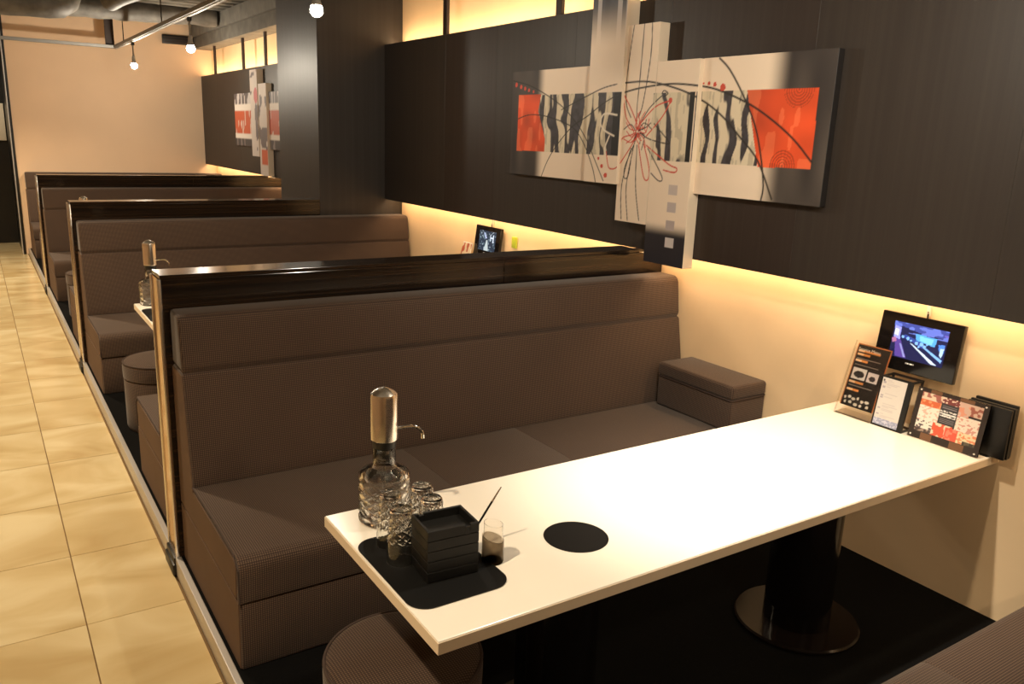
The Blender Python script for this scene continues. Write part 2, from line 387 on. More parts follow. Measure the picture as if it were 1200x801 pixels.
# ================================================================== partitions
def partition(y, label, XR=None):
    t = thing('booth_partition', label, 'partition', (1.9, y+.08, 0), 'partitions between the booths')
    xc, xf, xr = (3.06, 3.236, 3.232) if XR is None else (XR, XR, XR)
    obj('core_panel', bx(B(), .60, xr, y+.015, y+.145, PF, 1.17), 'ebony', t)
    for yy in (y, y+.142):
        obj('fascia_board', bx(B(), .575, 2.172, yy, yy+.018, 1.158, 1.283, .0025, 2), 'ebony', t)
        obj('fascia_board', bx(B(), 2.1745, xf, yy, yy+.018, 1.158, 1.283, .0025, 2), 'ebony', t)
        obj('end_post', bx(B(), .577, .640, yy, yy+.018, PF, 1.158, .002), 'ebony', t)
    obj('cap_board', bx(B(), .572, 2.172, y-.002, y+.162, 1.2835, 1.300, .002, 2), 'ebony', t)
    obj('cap_board', bx(B(), 2.1745, xc, y-.002, y+.162, 1.2835, 1.300, .002, 2), 'ebony', t)
    obj('end_panel', bx(B(), .568, .577, y+.012, y+.148, PF+.005, 1.283), 'warm_reflect', t, label='brown gloss end panel with warm reflections in its colour')
    obj('edge_trim', bx(B(), .562, .577, y-.003, y+.011, .085, 1.284, .002), 'steel', t)
    obj('edge_trim', bx(B(), .562, .577, y+.149, y+.163, .085, 1.284, .002), 'steel', t)
    bm = bx(B(), .545, .640, y-.006, y+.166, 0.001, .055, .008); bx(bm, .553, .60, y-.001, y+.161, .055, .084, .004)
    obj('foot', bm, 'black', t)
    return t
PITCH = 3.42
p0 = partition(3.40, 'nearest gloss black-brown booth partition, right behind the front bench')
partition(3.40+PITCH, 'second booth partition, running up against the dark column', 2.467)
dup(p0, (0, 2*PITCH+.02, 0), 'farthest booth partition, in front of the far wall painting')
# ================================================================== benches
X0, X1 = .60, 3.225
def bench(y, sgn, label, X1=3.225):
    """y: partition face; sgn +1: seat faces the camera side (towards -y)"""
    Y = lambda d: y-sgn*d
    t = thing('booth_bench', label, 'bench', (1.9, Y(.45), PF), 'upholstered booth benches')
    def pr(pts): return [(Y(a), b) for a, b in pts]
    obj('seat_base', prism(B(), pr([(.02, PF), (.895, PF), (.90, .335), (.02, .335)]), X0, X1, .008), 'fab', t)
    cush = pr([(.10, .337), (.905, .337)]+arc(.872, .375, .034, -20, 0, 2)[1:]+[(.912, .43)]+arc(.868, .456, .044, 0, 90, 6)+[(.6, .505), (.25, .50), (.10, .50)])
    xs = [X0, 1.50, 2.10, X1]
    for a, b in zip(xs, xs[1:]):
        obj('seat_cushion', prism(B(), cush, a+(.0 if a == X0 else .0006), b-.0006, .003), 'fab', t)
    back = pr([(.004, .50), (.265, .50), (.255, .56), (.185, .935), (.175, .942), (.004, .942)])
    obj('backrest', prism(B(), back, X0, X1, .008), 'fab', t)
    head = pr([(.004, .944), (.172, .944)]+arc(.150, .972, .034, -50, 0, 4)+arc(.120, 1.125, .042, 10, 90, 6)+[(.004, 1.168)])
    obj('head_cushion', prism(B(), head, X0, X1, .016, seg=3), 'fab', t)
    # plain upholstered end, facing the aisle
    endp = pr([(.01, PF+.005), (.888, PF+.005), (.893, .333), (.01, .333)])
    obj('end_panel', prism(B(), endp, X0-.004, X0+.004), 'fabside', t)
    endb = pr([(.01, .345), (.870, .345), (.878, .43)]+arc(.85, .450, .030, 0, 90, 4)+[(.26, .482), (.178, .935), (.01, .935)])
    obj('end_panel', prism(B(), endb, X0-.004, X0+.004), 'fabside', t)
    pts = [(X0-.002, yy, zz) for yy, zz in pr([(.255, .500), (.6, .503), (.86, .497), (.905, .46), (.908, .34)])]
    obj('piping', tube(B(), pts, .0035, 6), 'fabcap', t)
    return t
names_n = ['wide front bench behind the white table, backed by the nearest partition', 'bench of the second booth, its back against the second partition',
           'bench of the third booth, its back against the farthest partition']
for k in range(3): bench(3.40+(PITCH*k if k < 2 else 2*PITCH+.02), 1, names_n[k])
bench(.14, -1, 'bench corner seat cut off by the lower right edge of the picture')
names_s = ['seat end showing behind the nearest partition, facing away', 'seat end showing behind the second partition, facing away', 'bench backing onto the rear of the farthest partition, facing the far wall']
for k in range(3): bench(3.56+(PITCH*k if k < 2 else 2*PITCH+.02), -1, names_s[k], 2.46 if k == 1 else 3.225)
# the last bench, against the far wall, with a dark backing board
t = bench(13.36, 1, 'last bench of the row, standing against the cream far wall')
obj('back_board', bx(B(), .62, 3.2, 13.36, 13.50, PF, 1.155, .004), 'stud', t, label='dark brown board')
# ================================================================== armrest blocks
t = thing('armrest_block', 'brown upholstered armrest block on the front bench against the cream wall', 'armrest', (3.11, 2.86, .50))
obj('block_body', bx(B(), 2.988, 3.232, 2.58, 3.10, .506, .668, .012, 3), 'fab', t)
obj('block_lid', bx(B(), 2.984, 3.234, 2.576, 3.104, .669, .742, .018, 4), 'fab', t)
obj('piping', prism(B(), rrect(2.983, 3.235, 2.575, 3.105, .02), .6655, .6715, 0, 'z'), 'fabcap', t)
# ================================================================== tables
def table(y0, label):
    t = thing('booth_table', label, 'table', (2.0, y0+.36, PF), 'white booth tables')
    obj('tabletop', bx(B(), .782, W-.002, y0, y0+.725, ZT-.037, ZT, .003, 2), 'white', t)
    bm = bx(B(), .7805, W-.003, y0-.0015, y0+.7265, ZT-.0355, ZT-.0035, .001, 1); obj('edge_band', bm, 'edge', t)
    bm = lathe(B(), [(.0001, ZT), (.094, ZT), (.095, ZT+.0012), (.0001, ZT+.0015)], (1.366, y0+.253), 64, False); obj('cable_grommet', bm, 'mat', t, label='round black inset disc')
    for xc in (1.36, 2.535):
        b = lathe(B(), [(.001, PF+.001), (.225, PF+.001), (.235, PF+.004), (.235, PF+.012), (.228, PF+.018), (.001, PF+.020)], (xc, y0+.31), 72, False)
        d = obj('pedestal_base', b, 'diskgloss', t)
        obj('pedestal_pole', lathe(B(), [(.125, PF+.02), (.125, ZT-.045), (.16, ZT-.04), (.16, ZT-.0365)], (xc, y0+.31), 56), 'blackgloss', d)
    return t
YT = 1.447
tb = table(YT, 'nearest long white table, lit brightest, with black mat and menus on it')
dup(tb, (0, 3.43, 0), 'second white table, its tip showing past the nearest partition')
dup(tb, (0, 6.85, 0), 'third white table, behind the second partition, under the farthest decanter')
# ================================================================== stools
def stool(c, label):
    t = thing('round_stool', label, 'stool', (c[0], c[1], PF), 'round upholstered stools')
    obj('stool_body', lathe(B(), [(.001, PF), (.205, PF), (.213, PF+.02), (.214, .385), (.210, .392)], c, 64, False), 'fab', t)
    obj('seat_cushion', lathe(B(), [(.208, .393), (.216, .400), (.218, .47), (.214, .487)], c, 64, False), 'fab', t)
    obj('seat_top', lathe(B(), [(.214, .487), (.206, .495), (.19, .5), (.10, .506), (.001, .508)], c, 64, False), 'fab', t)
    obj('piping', torus(B(), (c[0], c[1], .491), .2135, .0045), 'fabcap', t)
    return t
st = stool((.858, 1.785), 'round stool under the corner of the nearest white table')
dup(st, (-.01, 3.38, 0), 'round stool in the second booth, beside the nearest partition end')
dup(st, (-.01, 6.80, 0), 'round stool in the third booth, a sliver beside the second partition end')
dup(st, (-.01, 10.1, 0), 'farthest round stool, in front of the last bench')
# ================================================================== table mats
def mat_on(y0, label):
    o = obj('table_mat', prism(B(), rrect(.786, 1.070, y0+.124, y0+.524, .055, 8), ZT+.0015, ZT+.0045, .0008, 'z', 1), 'mat')
    return tag(o, label, 'mat', 'black rounded table mats')
mat_on(YT, 'black rounded mat under the glasses and ashtrays on the nearest table')
mat_on(YT+3.43, 'black rounded mat on the tip of the second white table')
# ================================================================== decanter with pump
def decanter(c, label, cut=True):
    z = ZT+.0005
    t = thing('pump_decanter', label, 'decanter', (c[0], c[1], z), 'pump decanters')
    n = 126
    def fn(k, i, r, zz):
        if .012 < zz < .131 and cut and r > .0745:
            u = 9*i/n; v = (zz-.012)/.030; d = min(abs((u+v) % 1-.5), abs((u-v) % 1-.5))
            return r-.0036*max(0, 1-d/.2)
        return r
    zs = [.012+i*.0030 for i in range(40)]
    prof = [(.001, 0), (.070, 0), (.076, .006)]+[(.0765, q) for q in zs]+[(.0775, .133), (.076, .145), (.068, .155), (.052, .162), (.038, .167), (.0335, .176), (.0335, .228),
            (.030, .230), (.0285, .228), (.0285, .178), (.034, .165), (.050, .157), (.062, .150), (.066, .143), (.0665, .014), (.062, .008), (.001, .008)]
    obj('glass_body', lathe(B(), prof, c, n, False, z, fn), 'glass', t, 50)
    wp = [(.001, .0085), (.0615, .0085), (.066, .0145), (.0655, .142), (.0615, .149), (.050, .1562), (.0335, .1645), (.028, .178), (.028, .20), (.001, .20)]
    obj('water', lathe(B(), wp, c, 48, False, z), 'water', t)
    obj('dip_tube', tube(B(), [(c[0], c[1], z+.015), (c[0], c[1], z+.232)], .003, 8), 'acrylic', t)
    obj('collar', lathe(B(), [(.001, .229), (.033, .229), (.0345, .232), (.0345, .252), (.001, .252)], c, 40, False, z), 'black', t)
    p = obj('pump_cap', lathe(B(), [(.001, .2525), (.0385, .2525), (.040, .255), (.040, .385), (.038, .392), (.026, .402), (.010, .409), (.001, .411)], c, 48, False, z), 'steel', t, 30)
    d = Vector((.93, -.36, 0)); a = Vector((c[0], c[1], z+.284))
    pts = [a+d*.038, a+d*.07+Vector((0, 0, .004)), a+d*.09+Vector((0, 0, .003)), a+d*.104+Vector((0, 0, -.006)), a+d*.111+Vector((0, 0, -.018)), a+d*.113+Vector((0, 0, -.034))]
    obj('spout', tube(B(), catmull3(pts), .0052, 10), 'chrome', p)
    return t
def catmull3(P):
    o = []; Q = [P[0]]+list(P)+[P[-1]]
    for i in range(1, len(Q)-2):
        for j in range(4):
            t = j/4; o.append(.5*(2*Q[i]+(Q[i+1]-Q[i-1])*t+(2*Q[i-1]-5*Q[i]+4*Q[i+1]-Q[i+2])*t*t+(3*Q[i]-Q[i-1]-3*Q[i+1]+Q[i+2])*t**3))
    return o+[P[-1]]
dc = decanter((.930, 2.073), 'cut glass decanter with steel pump on the nearest white table')
dup(dc, (-.045, 3.47, 0), 'cut glass decanter with steel pump on the second white table')
dup(dc, (-.05, 6.97, 0), 'farthest decanter, only its steel pump tip showing above the second partition')
# ================================================================== tumblers, upside down
def tumbler(c, z, label):
    t = thing('glass_tumbler', label, 'glass', (c[0], c[1], z), 'upside down glass tumblers on the mat')
    H = .155
    def fn(k, i, r, zz):
        if .060 < zz < .1465 and r > .0295:
            u = 8*i/64; v = (zz-.06)/.022; d = min(abs((u+v) % 1-.5), abs((u-v) % 1-.5)); return r-.0030*max(0, 1-d/.2)
        return r
    prof = [(.0375, 0), (.039, .001), (.0385, .03), (.0375, .06)]+[(.0378-.006*((q-.066)/.08), q) for q in [.061+.00285*j for j in range(30)]]+[(.030, .150), (.026, H), (.020, H+.0003), (.012, H-.002), (.001, H-.002),
            (.001, H-.014), (.022, H-.014), (.0275, H-.020), (.0335, .08), (.0357, .03), (.0366, .001), (.0375, 0)]
    obj('glass_wall', lathe(B(), prof, c, 64, False, z, fn), 'glass', t, 20)
    return t
zg = ZT+.0048
tumbler((.876, 1.912), zg, 'upside down tumbler next to the decanter, on the mat corner')
tumbler((.862, 1.812), zg, 'upside down tumbler left of the black ashtray stack, nearest the table edge')
tumbler((.975, 1.918), zg, 'rearmost upside down tumbler, its top highest and farthest right of the decanter')
tumbler((.962, 1.834), zg, 'upside down tumbler directly behind the black ashtray stack')
# ================================================================== ashtrays
zz = ZT+.0048
lab = ['bottom black ashtray of the stack, resting on the mat', 'second black ashtray from the bottom of the stack', 'middle black ashtray of the stack of five',
       'fourth black ashtray up, just below the top one', 'topmost black ashtray of the stack, open and notched']
ang = math.radians(-4)
for k in range(5):
    h = .0286; z0 = zz+k*(h+.0002); cx, cy = .945, 1.724
    t = thing('black_ashtray', lab[k], 'ashtray', (cx, cy, z0), 'stacked black ashtrays')
    hx, hy, wl = .0725, .057, .008
    R = Matrix.Translation((cx, cy, 0)) @ Matrix.Rotation(ang, 4, 'Z')
    bm = bx(B(), -hx+.002, hx-.002, -hy+.002, hy-.002, z0, z0+.005, .001, 1, R)
    nt_ = .0065 if k == 4 else 0
    for (a, b, c, d, nx) in ((-hx, hx, -hy, -hy+wl, .040), (-hx, hx, hy-wl, hy, -.045)):
        if nt_:
            bx(bm, a, nx-.007, c, d, z0+.001, z0+h, .0012, 1, R); bx(bm, nx+.007, b, c, d, z0+.001, z0+h, .0012, 1, R); bx(bm, nx-.0072, nx+.0072, c, d, z0+.001, z0+h-nt_, 0, 1, R)
        else: bx(bm, a, b, c, d, z0+.001, z0+h, .0012, 1, R)
    for (a, b) in ((-hx, -hx+wl), (hx-wl, hx)): bx(bm, a, b, -hy+wl-.001, hy-wl+.001, z0+.001, z0+h, .0012, 1, R)
    bx(bm, .042, .047, -hy-.0006, -hy+.002, z0+.012, z0+.017, 0, 1, R)
    obj('tray_body', bm, 'black', t)
# ================================================================== bill holder, pen base, pen
t = thing('bill_holder', 'smoky slanted acrylic bill cup right of the ashtray stack', 'holder', (1.081, 1.700, ZT))
c = (1.081, 1.700)
def slant(prof, zcut):
    b = B(); n = 32; rings = []
    for (r, z, top) in prof:
        rings.append([b.verts.new((c[0]+r*math.cos(2*PI*i/n), c[1]+r*math.sin(2*PI*i/n), ZT+z+(top*(-.5*math.cos(2*PI*i/n)+.35*math.sin(2*PI*i/n)) if top else 0))) for i in range(n)])
    for a, d in zip(rings, rings[1:]):
        for i in range(n): b.faces.new((a[i], a[(i+1) % n], d[(i+1) % n], d[i]))
    b.faces.new(rings[0]); b.faces.new(rings[-1]); bmesh.ops.recalc_face_normals(b, faces=list(b.faces)); return b
obj('cup', slant([(.029, .001, 0), (.030, .004, 0), (.030, .070, .014), (.0275, .070, .014), (.0275, .005, 0)], 0), 'smoke', t)
o = obj('bill_sleeve', slant([(.0262, .0065, 0), (.0262, .112, .006), (.0252, .112, .006), (.0252, .0065, 0)], 0), 'acrylic', t)
t = thing('pen_stand', 'small black pen base with a slim pen leaning out', 'stand', (1.062, 1.785, ZT))
obj('base', lathe(B(), [(.001, .005), (.017, .005), (.018, .008), (.018, .040), (.014, .043), (.001, .043)], (1.062, 1.785), 32, False, ZT), 'black', t)
pn = thing('ballpoint_pen', 'slim dark ballpoint pen leaning out of its black base', 'pen', (1.066, 1.787, ZT+.04))
a = Vector((1.066, 1.787, ZT+.0435)); b = Vector((1.150, 1.776, ZT+.172))
obj('barrel', tube(B(), [a, a.lerp(b, .7)], .0032, 10), 'blackgloss', pn); obj('pen_end', tube(B(), [a.lerp(b, .7), b], [.0032, .0018], 10), 'steel', pn)
# ================================================================== things at the wall end of the table
# --- leaflet in slanted acrylic stand
t = thing('leaflet_stand', 'clear acrylic stand holding a black and orange leaflet', 'menu', (3.17, 2.0, ZT))
def lean(x, z, x0=3.118, z0=ZT, k=.09/.26): return x0+(z-z0)*k+x
def plate(name, mat, xb, y0, y1, z0, z1, k, th, par, bev=.0008):
    b = B(); V = [(xb+(z0-ZT)*k, z0), (xb+(z0-ZT)*k+th, z0), (xb+(z1-ZT)*k+th, z1), (xb+(z1-ZT)*k, z1)]
    pts = [[b.verts.new((x, y, z)) for (x, z) in V] for y in (y0, y1)]
    b.faces.new(pts[0]); b.faces.new(pts[1])
    for i in range(4): b.faces.new((pts[0][i], pts[0][(i+1) % 4], pts[1][(i+1) % 4], pts[1][i]))
    bmesh.ops.recalc_face_normals(b, faces=list(b.faces)); return obj(name, b, mat, par, 0)
k = .30
XL = 3.078
plate('acrylic_panel', 'acrylic', XL, 1.909, 2.083, ZT+.001, 1.072, k, .0022, t)
plate('acrylic_panel', 'acrylic', XL+.007, 1.909, 2.083, ZT+.006, 1.072, k, .0022, t)
obj('acrylic_foot', bx(B(), XL+.01, 3.17, 1.909, 2.083, ZT+.0005, ZT+.003), 'acrylic', t)
def leaflet(u, v):
    X, Y = u, v; c = np.full((len(u), 3), (.012, .010, .010)); c = mixc(c, ((u < .03) | (u > .975) | (v > .985)).astype(float), (.55, .18, .05))
    def R(x0, x1, y0, y1, col):
        nonlocal c; c = mixc(c, ((u > x0) & (u < x1) & (v > y0) & (v < y1)).astype(float), col)
    for (x1, y) in ((.72, .875), (.45, .82), (.42, .715), (.5, .37), (.42, .25)): 
        mk = ((u > .06) & (u < x1) & (v > y) & (v < y+.035)).astype(float); c = mixc(c, mk, (.75, .28, .07)); c = mixc(c, mk*(u < .25), (.9, .6, .35))
    for y in (.78, .765, .66, .645, .33, .315, .20): R(.07, .8, y, y+.007, (.30, .27, .25))
    R(.07, .50, .44, .62, (.75, .72, .72)); R(.54, .86, .44, .60, (.75, .70, .72))
    c = mixc(c, (((u-.29)/.16)**2+((v-.52)/.055)**2 < 1).astype(float), (.03, .03, .04)); c = mixc(c, (((u-.70)/.10)**2+((v-.50)/.04)**2 < 1).astype(float), (.06, .05, .06))
    for i, (x, y) in enumerate(((.1, .13), (.22, .15), (.35, .13), (.48, .15), (.62, .12), (.76, .13), (.13, .06), (.28, .07), (.45, .05), (.6, .05), (.8, .06))):
        c = mixc(c, (((u-x)/(.035+.015*(i % 3)))**2+((v-y)/.022)**2 < 1).astype(float), (.80, .77, .70))
    return c
def leanO(xb, y, z, k): return (xb+(z-ZT)*k, y, z)
sh = card('leaflet', 'print', t, leanO(XL+.0045, 2.070, .797, k), (0, -.158, 0), (k*.265, 0, .265), 60, 90, leaflet)
# title lettering on the leaflet
def text(body, size, O, U, V, mat, parent, name='lettering', ext=.0002):
    cu = bpy.data.curves.new(name, 'FONT'); cu.body = body; cu.size = size; cu.extrude = ext
    o = bpy.data.objects.new(name, cu); COL.objects.link(o); bpy.context.view_layer.update()
    me = bpy.data.meshes.new_from_object(o); bpy.data.objects.remove(o)
    U = Vector(U).normalized(); V = Vector(V).normalized(); n = U.cross(V)
    mt = Matrix((U, V, n)).transposed().to_4x4(); mt.translation = Vector(O)-(root_of(parent).location)
    me.transform(mt); me.materials.clear(); me.materials.append(M[mat]); q = bpy.data.objects.new(name, me); COL.objects.link(q); q.parent = parent; return q
text('Service Menu', .019, (leanO(XL+.0038, 2.062, 1.034, k)), (0, -1, 0), (k, 0, 1), 'paper', t)
# --- black framed notice on a box frame
t = thing('notice_frame', 'small black box frame with a white notice sheet beside the leaflet', 'notice', (3.08, 1.81, ZT))
k = .17
def frame4(xb, y0, y1, z0, z1, wl, wr, wt, th, par, name, mat):
    for (a, b, c_, d) in ((y0, y0+wr, z0, z1), (y1-wl, y1, z0, z1), (y0+wr, y1-wl, z0, z0+wt), (y0+wr, y1-wl, z1-wt, z1)):
        plate(name, mat, xb, a, b, c_, d, k, th, par)
frame4(3.083, 1.768, 1.906, ZT+.001, .968, .008, .024, .010, .010, t, 'frame_bar', 'black')
frame4(3.155, 1.768, 1.906, ZT+.001, .968, .008, .008, .008, .008, t, 'rear_bar', 'stud')
for z0 in (ZT+.001, .960):
    xb = 3.092+(z0-ZT)*k
    obj('side_bar', bx(B(), xb, xb+.064, 1.769, 1.776, z0, z0+.008), 'black', t); obj('side_bar', bx(B(), xb, xb+.064, 1.898, 1.905, z0, z0+.008), 'black', t)
def notice(u, v):
    c = np.full((len(u), 3), (.62, .58, .54)); g = np.random.default_rng(3)
    for i in range(26):
        y = .96-.036*i; x1 = .35+.5*g.random()
        if i in (5, 6, 12, 13, 19): continue
        c = mixc(c, ((u > .22) & (u < x1) & (v > y-.006) & (v < y+.006)).astype(float), (.50, .46, .46))
    for y in (.90, .80, .62, .58, .35, .22): c = mixc(c, ((u > .05) & (u < .17) & (v > y-.02) & (v < y+.02)).astype(float), (.35, .32, .36))
    c = mixc(c, ((v < .13)).astype(float), (.30, .32, .45)); c = mixc(c, ((v < .13) & (vnoise(u, v, .05, .02, 4) > .6)).astype(float), (.55, .55, .65))
    return mixc(c, ((u > .03) & (u < .10) & (v > .925) & (v < .96)).astype(float), (.05, .05, .06))
card('notice_sheet', 'print', t, leanO(3.0825, 1.899, ZT+.009, k), (0, -.109, 0), (k*.196, 0, .196), 45, 70, notice)
# --- photo menu in acrylic frame
t = thing('photo_menu', 'landscape acrylic photo menu with red and white pictures on the table end', 'menu', (3.13, 1.61, ZT))
k = .17
plate('acrylic_panel', 'acrylic', 3.094, 1.460, 1.748, ZT+.001, .962, k, .003, t)
obj('support_foot', bx(B(), 3.100, 3.130, 1.50, 1.73, ZT+.0005, ZT+.004), 'acrylic', t)
plate('backing_card', 'blackgloss', 3.0985, 1.462, 1.746, ZT+.004, .960, k, .0015, t)
def photos(u, v):
    c = np.full((len(u), 3), (.02, .012, .010)); ins = (u > .075) & (u < .925) & (v > .14) & (v < .93)
    U = (u-.075)/.85; V = (v-.14)/.79
    n1 = vnoise(U, V, .05, .06, 11); n2 = vnoise(U, V, .03, .035, 12)
    def R(x0, x1, y0, y1, a, b, th=.5, nn=None):
        nonlocal c; mk = ins & (U >= x0) & (U < x1) & (V >= y0) & (V < y1); q = n1 if nn is None else nn
        c = mixc(c, mk.astype(float), a); c = mixc(c, (mk & (q > th)).astype(float), b)
    R(0, .34, .82, 1, (.70, .55, .42), (.35, .12, .10), .55); R(0, .34, .66, .82, (.62, .13, .05), (.75, .30, .14), .6)
    R(0, .34, .20, .66, (.80, .72, .64), (.75, .45, .36), .72, n2); R(0, .34, .10, .30, (.75, .70, .62), (.10, .08, .09), .62, n2)
    R(0, .34, 0, .10, (.06, .04, .04), (.30, .22, .18), .6, n2)
    R(.34, .63, .84, 1, (.18, .04, .04), (.80, .62, .50), .62, n2); R(.34, .63, .34, .84, (.025, .025, .03), (.035, .035, .04), .5)
    R(.63, 1, .72, 1, (.60, .42, .33), (.32, .10, .07), .5); R(.63, .80, .62, 1, (.62, .42, .34), (.70, .30, .20), .6); R(.63, 1, .28, .66, (.78, .68, .58), (.62, .30, .25), .66, n2)
    R(.28, .60, 0, .34, (.70, .60, .45), (.65, .10, .05), .45); R(.50, .78, 0, .30, (.68, .10, .06), (.75, .22, .15), .55); R(.70, 1, 0, .28, (.72, .25, .12), (.80, .62, .40), .52, n2)
    R(.80, 1, 0, .09, (.04, .035, .03), (.10, .09, .06), .6)
    for y in (.66, .60, .54): c = mixc(c, (ins & (U > .355) & (U < .61) & (abs(V-y) < .018) & (vnoise(U, V, .016, .012, 21) > .3)).astype(float), (.85, .84, .82))
    for y in (.78, .74, .47, .43, .39): c = mixc(c, (ins & (U > .37) & (U < .60) & (abs(V-y) < .007)).astype(float), (.22, .20, .22))
    bd = (v > .93) | (v < .14)
    c = mixc(c, (bd & (((u > .18) & (u < .34)) | ((u > .60) & (u < .80)))).astype(float), (.16, .075, .035))
    for (x, y) in ((.04, .95), (.04, .05), (.95, .05), (.95, .95)): c = mixc(c, (np.hypot((u-x)*.27, (v-y)*.2) < .0035).astype(float), (.8, .75, .68))
    return c
card('photo_sheet', 'print', t, leanO(3.0935, 1.746, ZT+.003, k), (0, -.284, 0), (k*.202, 0, .202), 130, 100, photos)
# --- folders leaning behind
t = thing('menu_box', 'black menu folders standing between the photo menu and the wall', 'folder', (3.19, 1.47, ZT))
for i, (x, z1, y0) in enumerate(((3.150, .958, 1.395), (3.168, .962, 1.392), (3.186, .957, 1.394), (3.204, .965, 1.40))):
    obj('folder', bx(B(), x, x+.014, y0, 1.560, .760 if i < 4 else .76, z1, .003, 2, Matrix.Translation((0, 0, 0))), 'black', t)
obj('box_base', bx(B(), 3.146, 3.236, 1.450, 1.565, ZT+.0005-.0, ZT+.0035), 'black', t)
# ================================================================== monitors
def monitor(dy, label, fn, strong=1.0):
    t = thing('wall_monitor', label, 'monitor', (3.2, 1.82+dy, 1.1), 'small black wall monitors')
    mt = Matrix.Translation((3.196, 1.818+dy, 1.104)) @ Matrix.Rotation(math.radians(7), 4, 'Y')
    obj('screen_housing', bx(B(), -.012, .014, -.176, .176, -.119, .119, .004, 2, mt), 'blackgloss', t)
    obj('wall_bracket', bx(B(), 3.205, W-.001, 1.76+dy, 1.88+dy, 1.03, 1.15), 'black', t)
    def Q(a, b, c_): v = mt @ Vector((a, b, c_)); return v
    O = Q(-.0126, .112, -.064); U = Q(-.0126, -.122, -.064)-O; V = Q(-.0126, .112, .084)-O
    card('screen', 'screen', t, O, U, V, 88, 56, fn)
    O = Q(-.0128, .030, -.083); a = Q(-.0128, -.006, -.083)-O; b_ = Q(-.0128, .030, -.077)-O
    card('maker_mark', 'print', t, O, a, b_, 9, 2, lambda u, v: np.where((np.sin(u*40) > -.6)[:, None], .85, .03)*np.ones((len(u), 3)))
    obj('cable', tube(B(), [(3.222, 1.812+dy, 1.21), (3.222, 1.812+dy, 1.235), (3.226, 1.815+dy, 1.245)], .0035, 8), 'black', t)
    obj('cable_cover', bx(B(), 3.226, W, 1.808+dy, 1.824+dy, 1.225, 1.40, .002), 'cable', t)
    return t
def scr1(u, v):
    X, Y = u, 1-v; c = np.full((len(u), 3), (.006, .010, .06))
    pg = lambda P, col: mixc(c, inpoly(X, Y, P), col)
    c = pg([(0, 0), (1, 0), (1, .22), (.6, .24), (.35, .16), (.1, .10)], (.05, .07, .32)); n = vnoise(X, Y, .11, .07, 5)
    c = mixc(c, ((Y < .28) & (n > .55)).astype(float)*.8, (.16, .22, .72)); c = mixc(c, ((Y < .30) & (Y > .12) & (X > .55) & (n < .4)).astype(float)*.8, (.18, .12, .55))
    c = pg([(.02, .12), (.14, .16), (.15, .50), (.03, .46)], (.35, .34, .95)); c = pg([(.03, .20), (.11, .22), (.11, .40), (.03, .38)], (.75, .75, 1))
    c = pg([(.42, .24), (.82, .26), (.80, .50), (.45, .42)], (.10, .40, .85)); c = pg([(.50, .28), (.76, .30), (.74, .46), (.52, .41)], (.22, .62, 1))
    c = pg([(.22, .32), (.44, .40), (.60, .52), (.60, .62), (.45, .52), (.22, .42)], (.03, .06, .30))
    for (x, y, r) in ((.20, .40, .025), (.30, .42, .03), (.36, .46, .02), (.47, .50, .03), (.56, .50, .035), (.62, .55, .03), (.66, .47, .02), (.52, .58, .02)): c = mixc(c, (np.hypot(X-x, (Y-y)*.65) < r).astype(float), (.25, .50, 1))
    c = pg([(.34, .52), (.40, .55), (.90, .97), (.80, .98)], (.70, .85, 1)); c = pg([(.60, .58), (.66, .58), (.97, .80), (.96, .88)], (.25, .5, 1))
    c = pg([(.86, .40), (.97, .38), (.97, .62), (.88, .56)], (.08, .25, .8)); c = pg([(.90, .50), (.97, .48), (.95, .75), (.91, .70)], (.5, .7, 1))
    c = pg([(.06, .46), (.17, .50), (.34, .98), (.12, .98)], (.10, .05, .28)); c = pg([(.16, .60), (.19, .60), (.32, .96), (.28, .96)], (.3, .3, .6))
    c = pg([(.0, .50), (.07, .44), (.10, .56), (.03, .62)], (.45, .16, .30))
    return c
def scr2(u, v):
    X, Y = u, 1-v; c = np.full((len(u), 3), (.02, .03, .05)); n = vnoise(X, Y, .06, .07, 8)
    c = mixc(c, ((n > .6) & (Y > .1)).astype(float), (.07, .11, .14)); c = mixc(c, ((n > .8)).astype(float), (.3, .35, .4))
    c = mixc(c, inpoly(X, Y, [(.45, .45), (.52, .45), (.62, 1), (.36, 1)]), (.45, .5, .5)); c = mixc(c, inpoly(X, Y, [(.25, .1), (.32, .1), (.48, .35), (.4, .4)]), (.4, .45, .65))
    for P in ([(.66, .15), (.70, .15), (.70, .5), (.66, .5)], [(.82, .15), (.88, .15), (.88, .55), (.82, .55)], [(.7, .28), (.82, .28), (.82, .34), (.7, .34)]): c = mixc(c, inpoly(X, Y, P), (.6, .65, .75))
    return c
monitor(0, 'black wall monitor with a bright blue picture, above the menus', scr1)
monitor(3.42, 'black wall monitor with a dim grey picture, seen over the nearest partition', scr2)
tag(obj('green_plate', bx(B(), W-.018, W-.001, 4.90, 4.955, 1.10, 1.18, .003), 'green'), 'small lime green plate on the wall beside the dim grey monitor', 'plate')  # small flat green piece on the wall
t = thing('menu_card', 'small red and cream card standing at the left of the dim grey monitor', 'menu', (3.12, 5.46, ZT))
k = .25
plate('card_sheet', 'paper', 3.09, 5.42, 5.56, ZT+.001, 1.075, k, .002, t)
card('card_print', 'print', t, leanO(3.0885, 5.558, ZT+.003, k), (0, -.136, 0), (k*.31, 0, .31), 24, 40, lambda u, v: np.where((vnoise(u, v, .2, .12, 9) > .5)[:, None], (.45, .10, .05), (.75, .62, .45)))
plate('card_back', 'stud', 3.16, 5.45, 5.56, ZT+.001, .95, .0, .003, t)
